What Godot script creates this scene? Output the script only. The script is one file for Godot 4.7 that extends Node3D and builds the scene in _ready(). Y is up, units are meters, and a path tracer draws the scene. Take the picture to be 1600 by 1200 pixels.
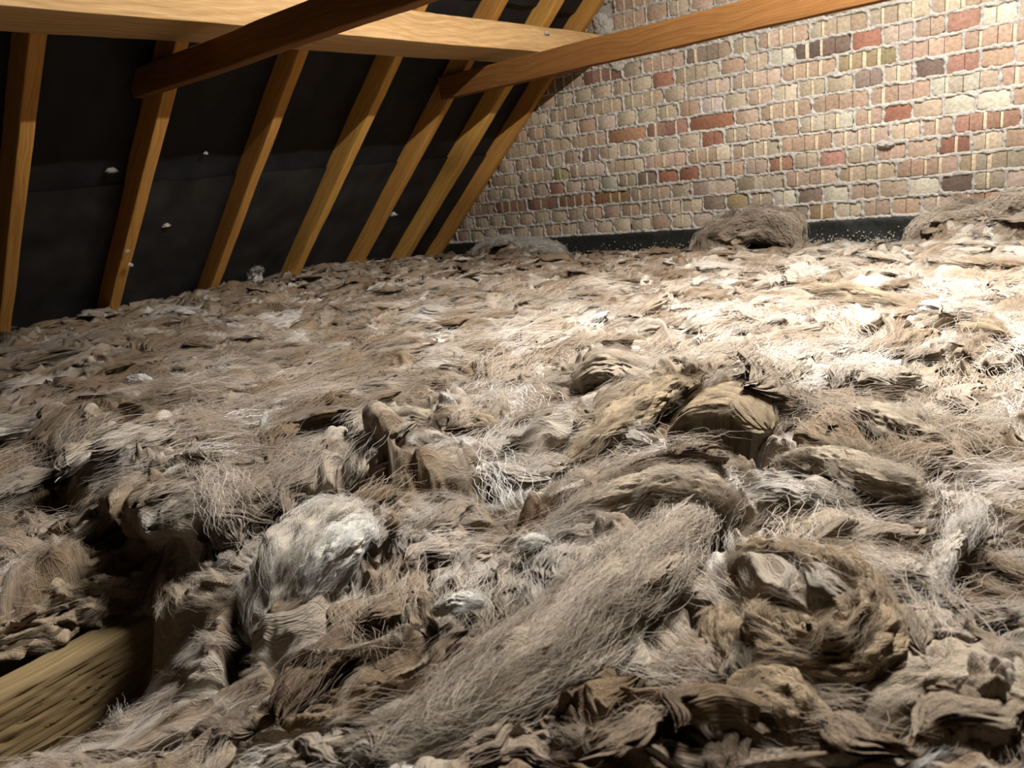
extends Node3D
# Loft with a brick gable wall, sloping rafters, a purlin, two ties and old mineral wool over the joists.
# Metres, y up, the lens at the origin: the gable stands across -z, the eaves lie towards -x.

const GABLE := -3.51          # face of the brick gable
const SLOPE := 0.7310         # roof pitch in radians
const PX := -2.532            # a point on the undersides of the rafters
const PY := 0.300
const FLOOR_Y := -0.60
const BED := -0.346           # underside of the lowest brick course
const COURSE := 0.075

var rng := RandomNumberGenerator.new()
var M := {}
const LAMP := 18.0

func _ready() -> void:
	rng.seed = 20240611
	# ---- camera
	var cam := Camera3D.new()
	cam.name = "camera"
	cam.transform = Transform3D(Basis(Vector3(0.787, -0.120, -0.605), Vector3(-0.071, 0.957, -0.282), Vector3(0.613, 0.264, 0.744)).orthonormalized(), Vector3.ZERO)
	cam.near = 0.02
	cam.far = 60.0
	var lens := CameraAttributesPhysical.new()
	lens.frustum_focal_length = 23.2
	lens.frustum_focus_distance = 1.35
	lens.frustum_near = 0.02
	lens.frustum_far = 60.0
	lens.exposure_aperture = 8.5
	cam.attributes = lens
	cam.fov = 54.66
	add_child(cam)
	cam.current = true
	# ---- environment: a closed loft at night, no sky light
	var env := Environment.new()
	env.background_mode = Environment.BG_COLOR
	env.background_color = Color(0.0, 0.0, 0.0)
	env.tonemap_mode = Environment.TONE_MAPPER_LINEAR
	env.tonemap_exposure = 1.0
	env.sdfgi_enabled = true
	env.ssao_enabled = true
	env.ssil_enabled = true
	var we := WorldEnvironment.new()
	we.name = "environment"
	we.environment = env
	add_child(we)
	# ---- the one lamp: a strip light hung along the loft, above and to the right of the picture
	lamp(Vector3(-0.26, 1.285, -1.88))
	make_materials()
	shell()
	gable()
	timbers()
	wool()
	pieces()
	flecks()

# ------------------------------------------------------------------ lamp
func lamp(at: Vector3) -> void:
	var t := thing("strip_light", "white strip light hanging over the insulation between the two tie beams", "lamp", at)
	var glow := StandardMaterial3D.new()
	glow.albedo_color = Color(0.95, 0.95, 0.93)
	glow.emission_enabled = true
	glow.emission = Color(1.0, 0.95, 0.87)
	glow.emission_energy_multiplier = 2.5
	var shell_m := StandardMaterial3D.new()
	shell_m.albedo_color = Color(0.85, 0.85, 0.83)
	shell_m.roughness = 0.5
	put("diffuser", box_mesh(Vector3(-0.02, 0.0, -0.50), Vector3(0.02, 0.012, 0.50)), glow, t)
	put("batten", box_mesh(Vector3(-0.026, 0.0115, -0.52), Vector3(0.026, 0.060, 0.52)), shell_m, t)
	for e in [-1, 1]:
		put("chain", box_mesh(Vector3(-0.002, 0.06, e * 0.4 - 0.002), Vector3(0.002, 0.95, e * 0.4 + 0.002)), shell_m, t)
	var l := AreaLight3D.new()
	l.name = "panel_light"
	l.light_color = Color(1.0, 0.988, 0.97)
	l.light_energy = LAMP
	l.area_size = Vector2(0.04, 1.0)
	l.shadow_enabled = true
	l.position = Vector3(0, -0.002, 0)
	l.rotation = Vector3(-PI / 2, 0, 0)
	t.add_child(l, true)

# ------------------------------------------------------------------ helpers
func thing(called: String, label: String, category: String, at := Vector3.ZERO, group := "") -> Node3D:
	var o := Node3D.new()
	o.name = called
	add_child(o, true)
	o.position = at
	tag(o, label, category, group)
	return o

func tag(o: Node, label: String, category: String, group := "") -> void:
	o.set_meta("label", label)
	o.set_meta("category", category)
	if group:
		o.set_meta("group", group)

func put(called: String, mesh: Mesh, m: Material, parent: Node = null) -> MeshInstance3D:
	var o := MeshInstance3D.new()
	o.name = called
	o.mesh = mesh
	o.material_override = m
	(parent if parent else self).add_child(o, true)
	return o

func commit(v: PackedVector3Array, n: PackedVector3Array, uv: PackedVector2Array, ix: PackedInt32Array, col := PackedColorArray()) -> ArrayMesh:
	var a := []
	a.resize(Mesh.ARRAY_MAX)
	a[Mesh.ARRAY_VERTEX] = v
	a[Mesh.ARRAY_NORMAL] = n
	if uv.size():
		a[Mesh.ARRAY_TEX_UV] = uv
	if col.size():
		a[Mesh.ARRAY_COLOR] = col
	a[Mesh.ARRAY_INDEX] = ix
	var m := ArrayMesh.new()
	m.add_surface_from_arrays(Mesh.PRIMITIVE_TRIANGLES, a)
	return m

# A mesh over a grid of nu columns by nv rows of points; wrap joins the last column to the first.
# Seen so that columns run right and rows run up, the front faces the viewer.
func grid_mesh(v: PackedVector3Array, nu: int, nv: int, uv := PackedVector2Array(), col := PackedColorArray(), wrap := false, flip := false) -> ArrayMesh:
	var n := PackedVector3Array()
	n.resize(v.size())
	for j in nv:
		var j0 := maxi(j - 1, 0)
		var j1 := mini(j + 1, nv - 1)
		for i in nu:
			var i0 := (i - 1 + nu) % nu if wrap else maxi(i - 1, 0)
			var i1 := (i + 1) % nu if wrap else mini(i + 1, nu - 1)
			var c := (v[j * nu + i1] - v[j * nu + i0]).cross(v[j1 * nu + i] - v[j0 * nu + i])
			n[j * nu + i] = (-c if flip else c).normalized()
	var ix := PackedInt32Array()
	var w := nu if wrap else nu - 1
	ix.resize(w * (nv - 1) * 6)
	var k := 0
	for j in nv - 1:
		for i in w:
			var a := j * nu + i
			var b := j * nu + (i + 1) % nu
			var c := a + nu
			var d := b + nu
			if flip:
				ix[k] = a; ix[k + 1] = b; ix[k + 2] = c; ix[k + 3] = b; ix[k + 4] = d; ix[k + 5] = c
			else:
				ix[k] = a; ix[k + 1] = c; ix[k + 2] = b; ix[k + 3] = b; ix[k + 4] = c; ix[k + 5] = d
			k += 6
	return commit(v, n, uv, ix, col)

func lathe(profile: Array, seg: int) -> ArrayMesh:
	var v := PackedVector3Array()
	for p in profile:
		for i in seg:
			var a := TAU * i / seg
			v.append(Vector3(cos(a) * p[0], p[1], -sin(a) * p[0]))
	return grid_mesh(v, seg, profile.size(), PackedVector2Array(), PackedColorArray(), true)

func noise(s: int, freq: float, oct := 1, kind := FastNoiseLite.TYPE_SIMPLEX_SMOOTH) -> FastNoiseLite:
	var n := FastNoiseLite.new()
	n.seed = s
	n.noise_type = kind
	n.frequency = freq
	n.fractal_type = FastNoiseLite.FRACTAL_FBM if oct > 1 else FastNoiseLite.FRACTAL_NONE
	n.fractal_octaves = oct
	return n

func gray_image(a: PackedFloat32Array, w: int, h: int, lo: Color, hi: Color) -> ImageTexture:
	var b := PackedByteArray()
	b.resize(w * h * 3)
	for k in w * h:
		var c := lo.lerp(hi, clampf(a[k], 0.0, 1.0))
		b[k * 3] = c.r8
		b[k * 3 + 1] = c.g8
		b[k * 3 + 2] = c.b8
	return ImageTexture.create_from_image(Image.create_from_data(w, h, false, Image.FORMAT_RGB8, b))

func noise_tex(s: int, freq: float, oct: int, size := 512, kind := FastNoiseLite.TYPE_SIMPLEX_SMOOTH, lo := Color.BLACK, hi := Color.WHITE) -> NoiseTexture2D:
	var t := NoiseTexture2D.new()
	t.width = size
	t.height = size
	t.seamless = true
	t.noise = noise(s, freq, oct, kind)
	var g := Gradient.new()
	g.colors = PackedColorArray([lo, hi])
	g.offsets = PackedFloat32Array([0.0, 1.0])
	t.color_ramp = g
	return t

# ------------------------------------------------------------------ materials
func make_materials() -> void:
	# wood: rings cut along the grain, u along the length
	var w := 1024
	var h := 384
	var gn := noise(5, 1.0, 3)
	var wob := noise(6, 1.0, 2)
	var a := PackedFloat32Array()
	a.resize(w * h)
	for y in h:
		for x in w:
			var ang := TAU * x / w
			var cx := cos(ang) * 1.2
			var cy := sin(ang) * 1.2
			var yy := y / float(h)
			var ring := gn.get_noise_3d(cx * 0.22, cy * 0.22, yy * 26.0 + wob.get_noise_3d(cx * 0.4, cy * 0.4, yy * 1.2) * 1.8)
			var fine := gn.get_noise_3d(cx * 1.6, cy * 1.6, yy * 90.0 + 7.0)
			a[y * w + x] = 0.6 + ring * 0.4 + fine * 0.35
	var wood_tex := gray_image(a, w, h, Color(0.74, 0.68, 0.60), Color(1.0, 1.0, 1.0))
	var wood_bump := gray_image(a, w, h, Color.BLACK, Color.WHITE)
	for k in {"rafter": Color(0.77, 0.57, 0.30), "rafter_pale": Color(0.84, 0.65, 0.34), "purlin": Color(0.80, 0.66, 0.47), "tie": Color(0.47, 0.32, 0.16), "joist": Color(0.56, 0.49, 0.36)}.keys():
		var c: Color = {"rafter": Color(0.77, 0.57, 0.30), "rafter_pale": Color(0.84, 0.65, 0.34), "purlin": Color(0.80, 0.66, 0.47), "tie": Color(0.47, 0.32, 0.16), "joist": Color(0.56, 0.49, 0.36)}[k]
		var m := StandardMaterial3D.new()
		m.albedo_color = c
		m.albedo_texture = wood_tex
		m.roughness = 0.75
		m.metallic_specular = 0.3
		m.heightmap_enabled = true
		m.heightmap_texture = wood_bump
		m.heightmap_scale = 0.06
		m.uv1_scale = Vector3(1.1, 4.0, 1.0) if k != "purlin" else Vector3(0.8, 2.2, 1.0)
		M[k] = m
	# fibre: thousands of fine strands laid mostly along u
	var fw := 1024
	var fa := PackedFloat32Array()
	fa.resize(fw * fw)
	fa.fill(0.35)
	var r := RandomNumberGenerator.new()
	r.seed = 77
	for s in 6500:
		var x := r.randf() * fw
		var y := r.randf() * fw
		var dy := r.randfn(0.0, 0.55)
		var cur := r.randfn(0.0, 0.0022)
		var lum := clampf(r.randfn(0.58, 0.22), 0.05, 1.0)
		var n := r.randi_range(90, 330)
		var wide := r.randf() < 0.35
		for q in n:
			var e := sin(PI * q / n)
			var xi := posmod(int(x), fw)
			var yi := posmod(int(y), fw)
			var at := yi * fw + xi
			fa[at] = lerpf(fa[at], lum, 0.75 * e)
			if wide:
				at = ((yi + 1) % fw) * fw + xi
				fa[at] = lerpf(fa[at], lum, 0.6 * e)
			x += 1.0
			y += dy
			dy += cur + r.randf_range(-0.02, 0.02)
	var fibre_tex := gray_image(fa, fw, fw, Color(0.66, 0.63, 0.58), Color(1.0, 1.0, 1.0))
	var fibre_bump := gray_image(fa, fw, fw, Color.BLACK, Color.WHITE)
	var f := StandardMaterial3D.new()
	f.albedo_texture = fibre_tex
	f.vertex_color_use_as_albedo = true
	f.roughness = 1.0
	f.metallic_specular = 0.1
	f.heightmap_enabled = true
	f.heightmap_texture = fibre_bump
	f.heightmap_scale = 0.22
	f.uv1_scale = Vector3(3.2, 3.6, 1.0)
	f.backlight_enabled = true
	f.backlight = Color(0.3, 0.29, 0.27)
	M.fibre = f
	var hr := StandardMaterial3D.new()
	hr.vertex_color_use_as_albedo = true
	hr.albedo_color = Color(1, 1, 1)
	hr.roughness = 0.8
	hr.metallic_specular = 0.25
	hr.backlight_enabled = true
	hr.backlight = Color(0.3, 0.29, 0.27)
	M.hair = hr
	# brick and mortar
	var grit := noise_tex(11, 0.02, 5, 512, FastNoiseLite.TYPE_SIMPLEX_SMOOTH, Color(0.78, 0.76, 0.74), Color(1.0, 1.0, 1.0))
	var grit_bump := noise_tex(12, 0.06, 4)
	var bm := StandardMaterial3D.new()
	bm.vertex_color_use_as_albedo = true
	bm.albedo_texture = grit
	bm.roughness = 0.95
	bm.metallic_specular = 0.2
	bm.uv1_triplanar = true
	bm.uv1_world_triplanar = true
	bm.uv1_scale = Vector3(5.0, 5.0, 5.0)
	bm.heightmap_enabled = true
	bm.heightmap_texture = grit_bump
	bm.heightmap_scale = 0.15
	M.brick = bm
	var mo := bm.duplicate() as StandardMaterial3D
	mo.vertex_color_use_as_albedo = false
	mo.albedo_color = Color(0.79, 0.77, 0.73)
	mo.heightmap_scale = 0.3
	mo.uv1_scale = Vector3(9.0, 9.0, 9.0)
	M.mortar = mo
	var felt := StandardMaterial3D.new()
	felt.albedo_color = Color(0.155, 0.155, 0.165)
	felt.albedo_texture = noise_tex(21, 0.012, 5, 512, FastNoiseLite.TYPE_SIMPLEX_SMOOTH, Color(0.55, 0.55, 0.6), Color(1.0, 0.97, 0.92))
	felt.uv1_triplanar = true
	felt.uv1_world_triplanar = true
	felt.uv1_scale = Vector3(0.9, 0.9, 0.9)
	felt.roughness = 0.7
	felt.metallic_specular = 0.35
	M.felt = felt
	var fa2 := felt.duplicate() as StandardMaterial3D
	fa2.albedo_color = Color(0.205, 0.20, 0.195)
	M.felt_faded = fa2
	var bit := StandardMaterial3D.new()
	bit.albedo_color = Color(0.16, 0.165, 0.16)
	bit.albedo_texture = noise_tex(22, 0.03, 5, 512, FastNoiseLite.TYPE_SIMPLEX_SMOOTH, Color(0.45, 0.47, 0.46), Color(1.0, 1.0, 0.92))
	bit.uv1_triplanar = true
	bit.uv1_scale = Vector3(3, 3, 3)
	bit.roughness = 0.6
	M.bitumen = bit
	var board := StandardMaterial3D.new()
	board.albedo_color = Color(0.55, 0.52, 0.48)
	board.albedo_texture = grit
	board.uv1_triplanar = true
	board.roughness = 0.95
	M.board = board

# ------------------------------------------------------------------ shell of the loft
func box_mesh(lo: Vector3, hi: Vector3) -> ArrayMesh:
	var st := SurfaceTool.new()
	st.begin(Mesh.PRIMITIVE_TRIANGLES)
	var bx := BoxMesh.new()
	bx.size = hi - lo
	st.append_from(bx, 0, Transform3D(Basis(), (lo + hi) / 2.0))
	return st.commit()

func structure(o: Node) -> Node:
	o.set_meta("kind", "structure")
	return o

func roof_y(x: float, off := 0.0) -> float:
	return PY + tan(SLOPE) * (x - PX) + off / cos(SLOPE)

func shell() -> void:
	var fl := put("floor", box_mesh(Vector3(-4.2, FLOOR_Y - 0.02, GABLE - 0.1), Vector3(5.8, FLOOR_Y, 3.2)), M.board)
	structure(fl)
	fl.set_meta("label", "plasterboard between the joists under the insulation")
	fl.set_meta("category", "floor")
	var back := put("wall_back", box_mesh(Vector3(-4.2, FLOOR_Y, 3.0), Vector3(5.8, 3.7, 3.2)), M.felt)
	structure(back)
	back.set_meta("label", "far gable wall behind the viewer")
	back.set_meta("category", "wall")
	# the far roof slope, closing the loft on the right
	var st := SurfaceTool.new()
	st.begin(Mesh.PRIMITIVE_TRIANGLES)
	var top := Vector3(0.9, roof_y(0.9, 0.1), 0)
	var bx := BoxMesh.new()
	bx.size = Vector3(6.6, 0.02, 6.9)
	var b := Basis(Vector3.BACK, -SLOPE)
	st.append_from(bx, 0, Transform3D(b, Vector3(top.x, top.y, -0.3) + b * Vector3(3.3, 0.0, 0)))
	var r2 := put("ceiling", st.commit(), M.felt)
	structure(r2)
	r2.set_meta("label", "dark felt of the far roof slope on the right")
	r2.set_meta("category", "ceiling")
	# this side's roof lining: lengths of felt draped over the rafters, each lapped over the one below
	var fe := Node3D.new()
	fe.name = "ceiling"
	add_child(fe, true)
	structure(fe)
	fe.set_meta("label", "black roofing felt sagging between the sloping rafters")
	fe.set_meta("category", "ceiling")
	var rz := [-3.55, -3.49, -3.16, -2.776, -2.326, -1.853, -1.391, -0.98, -0.53, -0.08, 0.37, 0.82, 1.27, 1.72, 2.17, 2.62, 3.1]
	var wr := noise(31, 1.0, 3)
	# s is measured up the slope from the point (PX, PY)
	var lap := [[-1.75, -0.315, 0.0], [-0.345, 0.62, 0.009], [0.585, 2.0, 0.0], [1.96, 3.3, 0.007], [3.25, 4.75, 0.0]]
	var ux := Vector3(cos(SLOPE), sin(SLOPE), 0)
	var un := Vector3(-sin(SLOPE), cos(SLOPE), 0)
	for L in lap:
		var v := PackedVector3Array()
		var nv := 40
		var nu := 330
		var uvs := PackedVector2Array()
		for j in nv:
			var s: float = lerpf(L[0], L[1], j / float(nv - 1))
			for i in nu:
				var z := lerpf(3.05, GABLE - 0.02, i / float(nu - 1))
				var k := 0
				while k < rz.size() - 2 and z > rz[k + 1]:
					k += 1
				var f: float = clampf((z - rz[k]) / (rz[k + 1] - rz[k]), 0.0, 1.0)
				var bay: float = sin(PI * f)
				var edge: float = exp(-absf(s - L[0]) / 0.05)
				var sag: float = bay * (0.006 + 0.008 * wr.get_noise_2d(s * 2.5, k * 9.0)) + bay * 0.010 * wr.get_noise_2d(s * 5.0, z * 4.0)
				var off: float = 0.082 + L[2] - sag - bay * edge * (0.006 + 0.006 * wr.get_noise_2d(z * 3.0, 5.0))
				v.append(Vector3(PX, PY, z) + ux * s + un * off)
				uvs.append(Vector2(z, s))
		put("felt_sheet", grid_mesh(v, nu, nv, uvs), M.felt_faded if L[0] < -1.0 else M.felt, fe)

# ------------------------------------------------------------------ brick gable
func course_kind(c: int) -> String:
	return "S" if c % 2 == 1 and c > 1 else "H"

func gable() -> void:
	var wall := Node3D.new()
	wall.name = "wall_gable"
	add_child(wall, true)
	structure(wall)
	wall.set_meta("label", "gable wall of buff, pink and red bricks in rough pale mortar")
	wall.set_meta("category", "wall")
	var x0 := -3.75
	var x1 := 1.30
	var courses := 19
	var r := RandomNumberGenerator.new()
	r.seed = 4242
	# lay the bricks: [course, left, right, kind]
	var laid := []
	var joints := []
	for c in range(1, courses + 1):
		var row := []
		var kind := course_kind(c)
		var x: float = x0 - (0.0 if c % 4 == 1 else 0.056 if c % 4 == 2 else 0.112 if c % 4 == 3 else 0.168)
		while x < x1:
			var k := kind
			if kind == "S" and r.randf() < 0.13:
				k = "H"
			if kind == "H" and r.randf() < 0.05:
				k = "S"
			if c == 3 and x > -1.65 and x < -1.2:
				k = "P"      # two plain stretchers without stripes
			var wid := 0.225 if k != "H" else 0.1125
			wid += r.randf_range(-0.004, 0.004)
			row.append([c, x, x + wid, k])
			x += wid
		laid.append_array(row)
		joints.append(row)
	# tones (sRGB): [weight, colour]
	var tones := [Color(0.82, 0.74, 0.64), Color(0.82, 0.75, 0.65), Color(0.81, 0.71, 0.62), Color(0.81, 0.73, 0.66), Color(0.79, 0.73, 0.63), Color(0.84, 0.78, 0.68), Color(0.77, 0.66, 0.56), Color(0.80, 0.69, 0.61)]
	var red := Color(0.69, 0.49, 0.41)
	var pink := Color(0.74, 0.57, 0.50)
	var white := Color(0.86, 0.83, 0.75)
	var dark := Color(0.52, 0.45, 0.41)
	var olive := Color(0.71, 0.65, 0.50)
	var known := [[-0.750, 6, red], [-0.761, 10, red], [-1.467, 6, red], [-1.741, 4, red], [-1.655, 4, red], [-0.419, 8, pink], [-0.442, 10, pink], [-0.527, 4, Color(0.69, 0.50, 0.43)], [-1.766, 10, Color(0.68, 0.49, 0.41)], [-2.002, 11, Color(0.64, 0.48, 0.42)], [-0.912, 4, pink], [-1.129, 4, Color(0.69, 0.53, 0.44)], [-2.346, 4, pink], [-0.465, 1, Color(0.72, 0.57, 0.47)], [-0.443, 5, pink],
		[-0.527, 6, white], [-0.413, 6, white], [-0.335, 10, white], [-1.204, 2, white], [-0.979, 2, white], [-1.390, 1, white], [-1.522, 8, Color(0.80, 0.74, 0.71)], [-1.119, 10, white], [-0.469, 7, white], [-0.861, 6, white], [-2.073, 4, white], [-0.627, 2, white],
		[-0.874, 10, dark], [-0.636, 8, dark], [-0.528, 2, dark], [-1.020, 1, Color(0.66, 0.56, 0.44)], [-0.764, 9, olive], [-2.305, 5, olive], [-1.387, 2, Color(0.74, 0.66, 0.50)], [-2.6, 3, Color(0.64, 0.51, 0.42)], [-2.75, 3, Color(0.64, 0.50, 0.42)], [-2.1, 3, Color(0.62, 0.48, 0.34)], [-2.3, 3, Color(0.67, 0.52, 0.42)], [-1.65, 7, pink], [-1.9, 7, pink], [-1.45, 7, Color(0.70, 0.50, 0.40)], [-2.05, 7, Color(0.72, 0.56, 0.44)]]
	# rank by how large a brick shows from the loft hatch: nearer the right and in the open first
	var order := []
	for b in laid:
		var mid := Vector3((b[1] + b[2]) / 2.0, BED + (b[0] - 0.5) * COURSE, GABLE)
		# below the roof only
		if mid.y > roof_y(mid.x, -0.02) + 0.03:
			continue
		var size: float = (b[2] - b[1]) / mid.length()
		var seen: bool = mid.x < -0.18 and mid.y < 0.50 - (mid.x + 0.25) * 0.22
		order.append([size if seen else size * 0.01, b])
	order.sort_custom(func(p, q): return p[0] > q[0])
	var rest_v := PackedVector3Array()
	var rest_n := PackedVector3Array()
	var rest_c := PackedColorArray()
	var rest_i := PackedInt32Array()
	var count := 0
	for e in order:
		var b = e[1]
		var c: int = b[0]
		var cx: float = (b[1] + b[2]) / 2.0
		var tone: Color = tones[r.randi() % tones.size()]
		if r.randf() < 0.06:
			tone = dark.lerp(tone, 0.4)
		for k in known:
			if int(k[1]) == c and k[0] > b[1] and k[0] < b[2]:
				tone = k[2]
		tone = tone * r.randf_range(0.85, 0.97)
		var a := brick_arrays(b[2] - b[1] - 0.010, COURSE - 0.011, b[3], tone, r, tone.r - tone.b > 0.26 and tone.r < 0.72 or tone.r > 0.83)
		var origin := Vector3(cx, BED + (c - 0.5) * COURSE + 0.001 + r.randf_range(-0.0015, 0.0015), GABLE + r.randf_range(-0.003, 0.003))
		if count < 300:
			var mi := put("brick", commit(a[0], a[1], PackedVector2Array(), a[3], a[2]), M.brick, wall)
			mi.position = origin
			mi.rotation = Vector3(r.randf_range(-0.02, 0.02), r.randf_range(-0.02, 0.02), r.randf_range(-0.012, 0.012))
		else:
			var first := rest_v.size()
			for p in a[0]:
				rest_v.append(p + origin)
			rest_n.append_array(a[1])
			rest_c.append_array(a[2])
			for i in a[3]:
				rest_i.append(first + i)
		count += 1
	if rest_v.size():
		var o := put("brickwork", commit(rest_v, rest_n, PackedVector2Array(), rest_i, rest_c), M.brick, wall)
		o.set_meta("kind", "stuff")
	# mortar: squeezed out unevenly between the bricks, hollow behind their faces
	var step := 0.0055
	var nx := int((x1 - x0) / step)
	var y0 := BED - 0.016
	var y1 := BED + courses * COURSE + 0.01
	var ny := int((y1 - y0) / step)
	var v := PackedVector3Array()
	v.resize(nx * ny)
	var mn := noise(51, 1.0, 4)
	var mb := noise(52, 1.0, 2)
	for j in ny:
		var y := y0 + j * step
		var c := clampi(int(floor((y - BED) / COURSE)), 0, courses - 1)
		var dy := absf(y - BED - roundf((y - BED) / COURSE) * COURSE)
		var row: Array = joints[c]
		var k := 0
		for i in nx:
			var x := x0 + i * step
			while k < row.size() - 1 and x > row[k][2]:
				k += 1
			var dx := minf(absf(x - row[k][1]), absf(row[k][2] - x))
			var d := minf(dx * 1.15, dy)
			var nn := mn.get_noise_2d(x * 34.0, y * 34.0)
			var big := mb.get_noise_2d(x * 9.0, y * 20.0)
			var reach := 0.0088 + 0.0065 * nn + 0.0045 * big
			var s := clampf((reach + 0.005 - d) / 0.008, 0.0, 1.0)
			s = s * s * (3.0 - 2.0 * s)
			var zz := lerpf(-0.018, 0.0015 + 0.006 * nn + 0.005 * big, s)
			v[j * nx + i] = Vector3(x + 0.002 * nn, y, GABLE + zz)
	var mm := put("mortar", grid_mesh(v, nx, ny), M.mortar, wall)
	mm.set_meta("label", "rough pale lime mortar squeezed out between the bricks")
	# lumps of mortar packed round the purlin's end, and a snot of mortar hanging lower down
	for b in [[-2.02, 0.665, 0.055, 0.045, 0.02], [-1.965, 0.505, 0.05, 0.06, 0.016], [-2.04, 0.70, 0.04, 0.03, 0.02], [-0.735, -0.055, 0.035, 0.012, 0.022], [-1.93, 0.55, 0.03, 0.03, 0.014]]:
		var pv := PackedVector3Array()
		for j in 14:
			for i in 22:
				var a := TAU * i / 22.0
				var t := PI / 2 * j / 13.0
				var g: float = 1.0 + 0.45 * mn.get_noise_3d(cos(a) * 1.2 + b[0] * 9.0, sin(a) * 1.2, t)
				pv.append(Vector3(cos(a) * cos(t) * b[2] * g, sin(a) * cos(t) * b[3] * g, sin(t) * b[4] * g))
		var lump := put("mortar_lump", grid_mesh(pv, 22, 14, PackedVector2Array(), PackedColorArray(), true), M.mortar, wall)
		lump.position = Vector3(b[0], b[1], GABLE - 0.001)
	put("backing", box_mesh(Vector3(-4.2, FLOOR_Y, GABLE - 0.2), Vector3(5.8, 3.7, GABLE - 0.022)), M.mortar, wall)
	# damp course: a strip of bitumen felt turned down the foot of the wall
	var dv := PackedVector3Array()
	var dn := noise(61, 1.0, 3)
	var prof := [Vector2(-0.012, 0.006), Vector2(0.010, 0.003), Vector2(0.016, -0.002), Vector2(0.013, -0.020), Vector2(0.012, -0.045), Vector2(0.010, -0.075), Vector2(0.010, -0.11), Vector2(0.010, -0.16)]
	var nu := 420
	for p in range(prof.size() - 1, -1, -1):
		for i in nu:
			var x := lerpf(-3.7, 1.3, i / float(nu - 1))
			var wv := dn.get_noise_2d(x * 5.0, prof[p].y * 12.0) * 0.008 + dn.get_noise_2d(x * 16.0, prof[p].y * 30.0) * 0.003
			dv.append(Vector3(x, BED - 0.008 + prof[p].y + dn.get_noise_2d(x * 3.0, 9.0) * 0.003, GABLE + prof[p].x + wv * (1.0 if p > 0 else 0.0)))
	var dpc := put("trim_1", grid_mesh(dv, nu, prof.size()), M.bitumen)
	structure(dpc)
	dpc.set_meta("label", "black bitumen damp-proof strip along the foot of the brick wall")
	dpc.set_meta("category", "damp strip")

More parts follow.
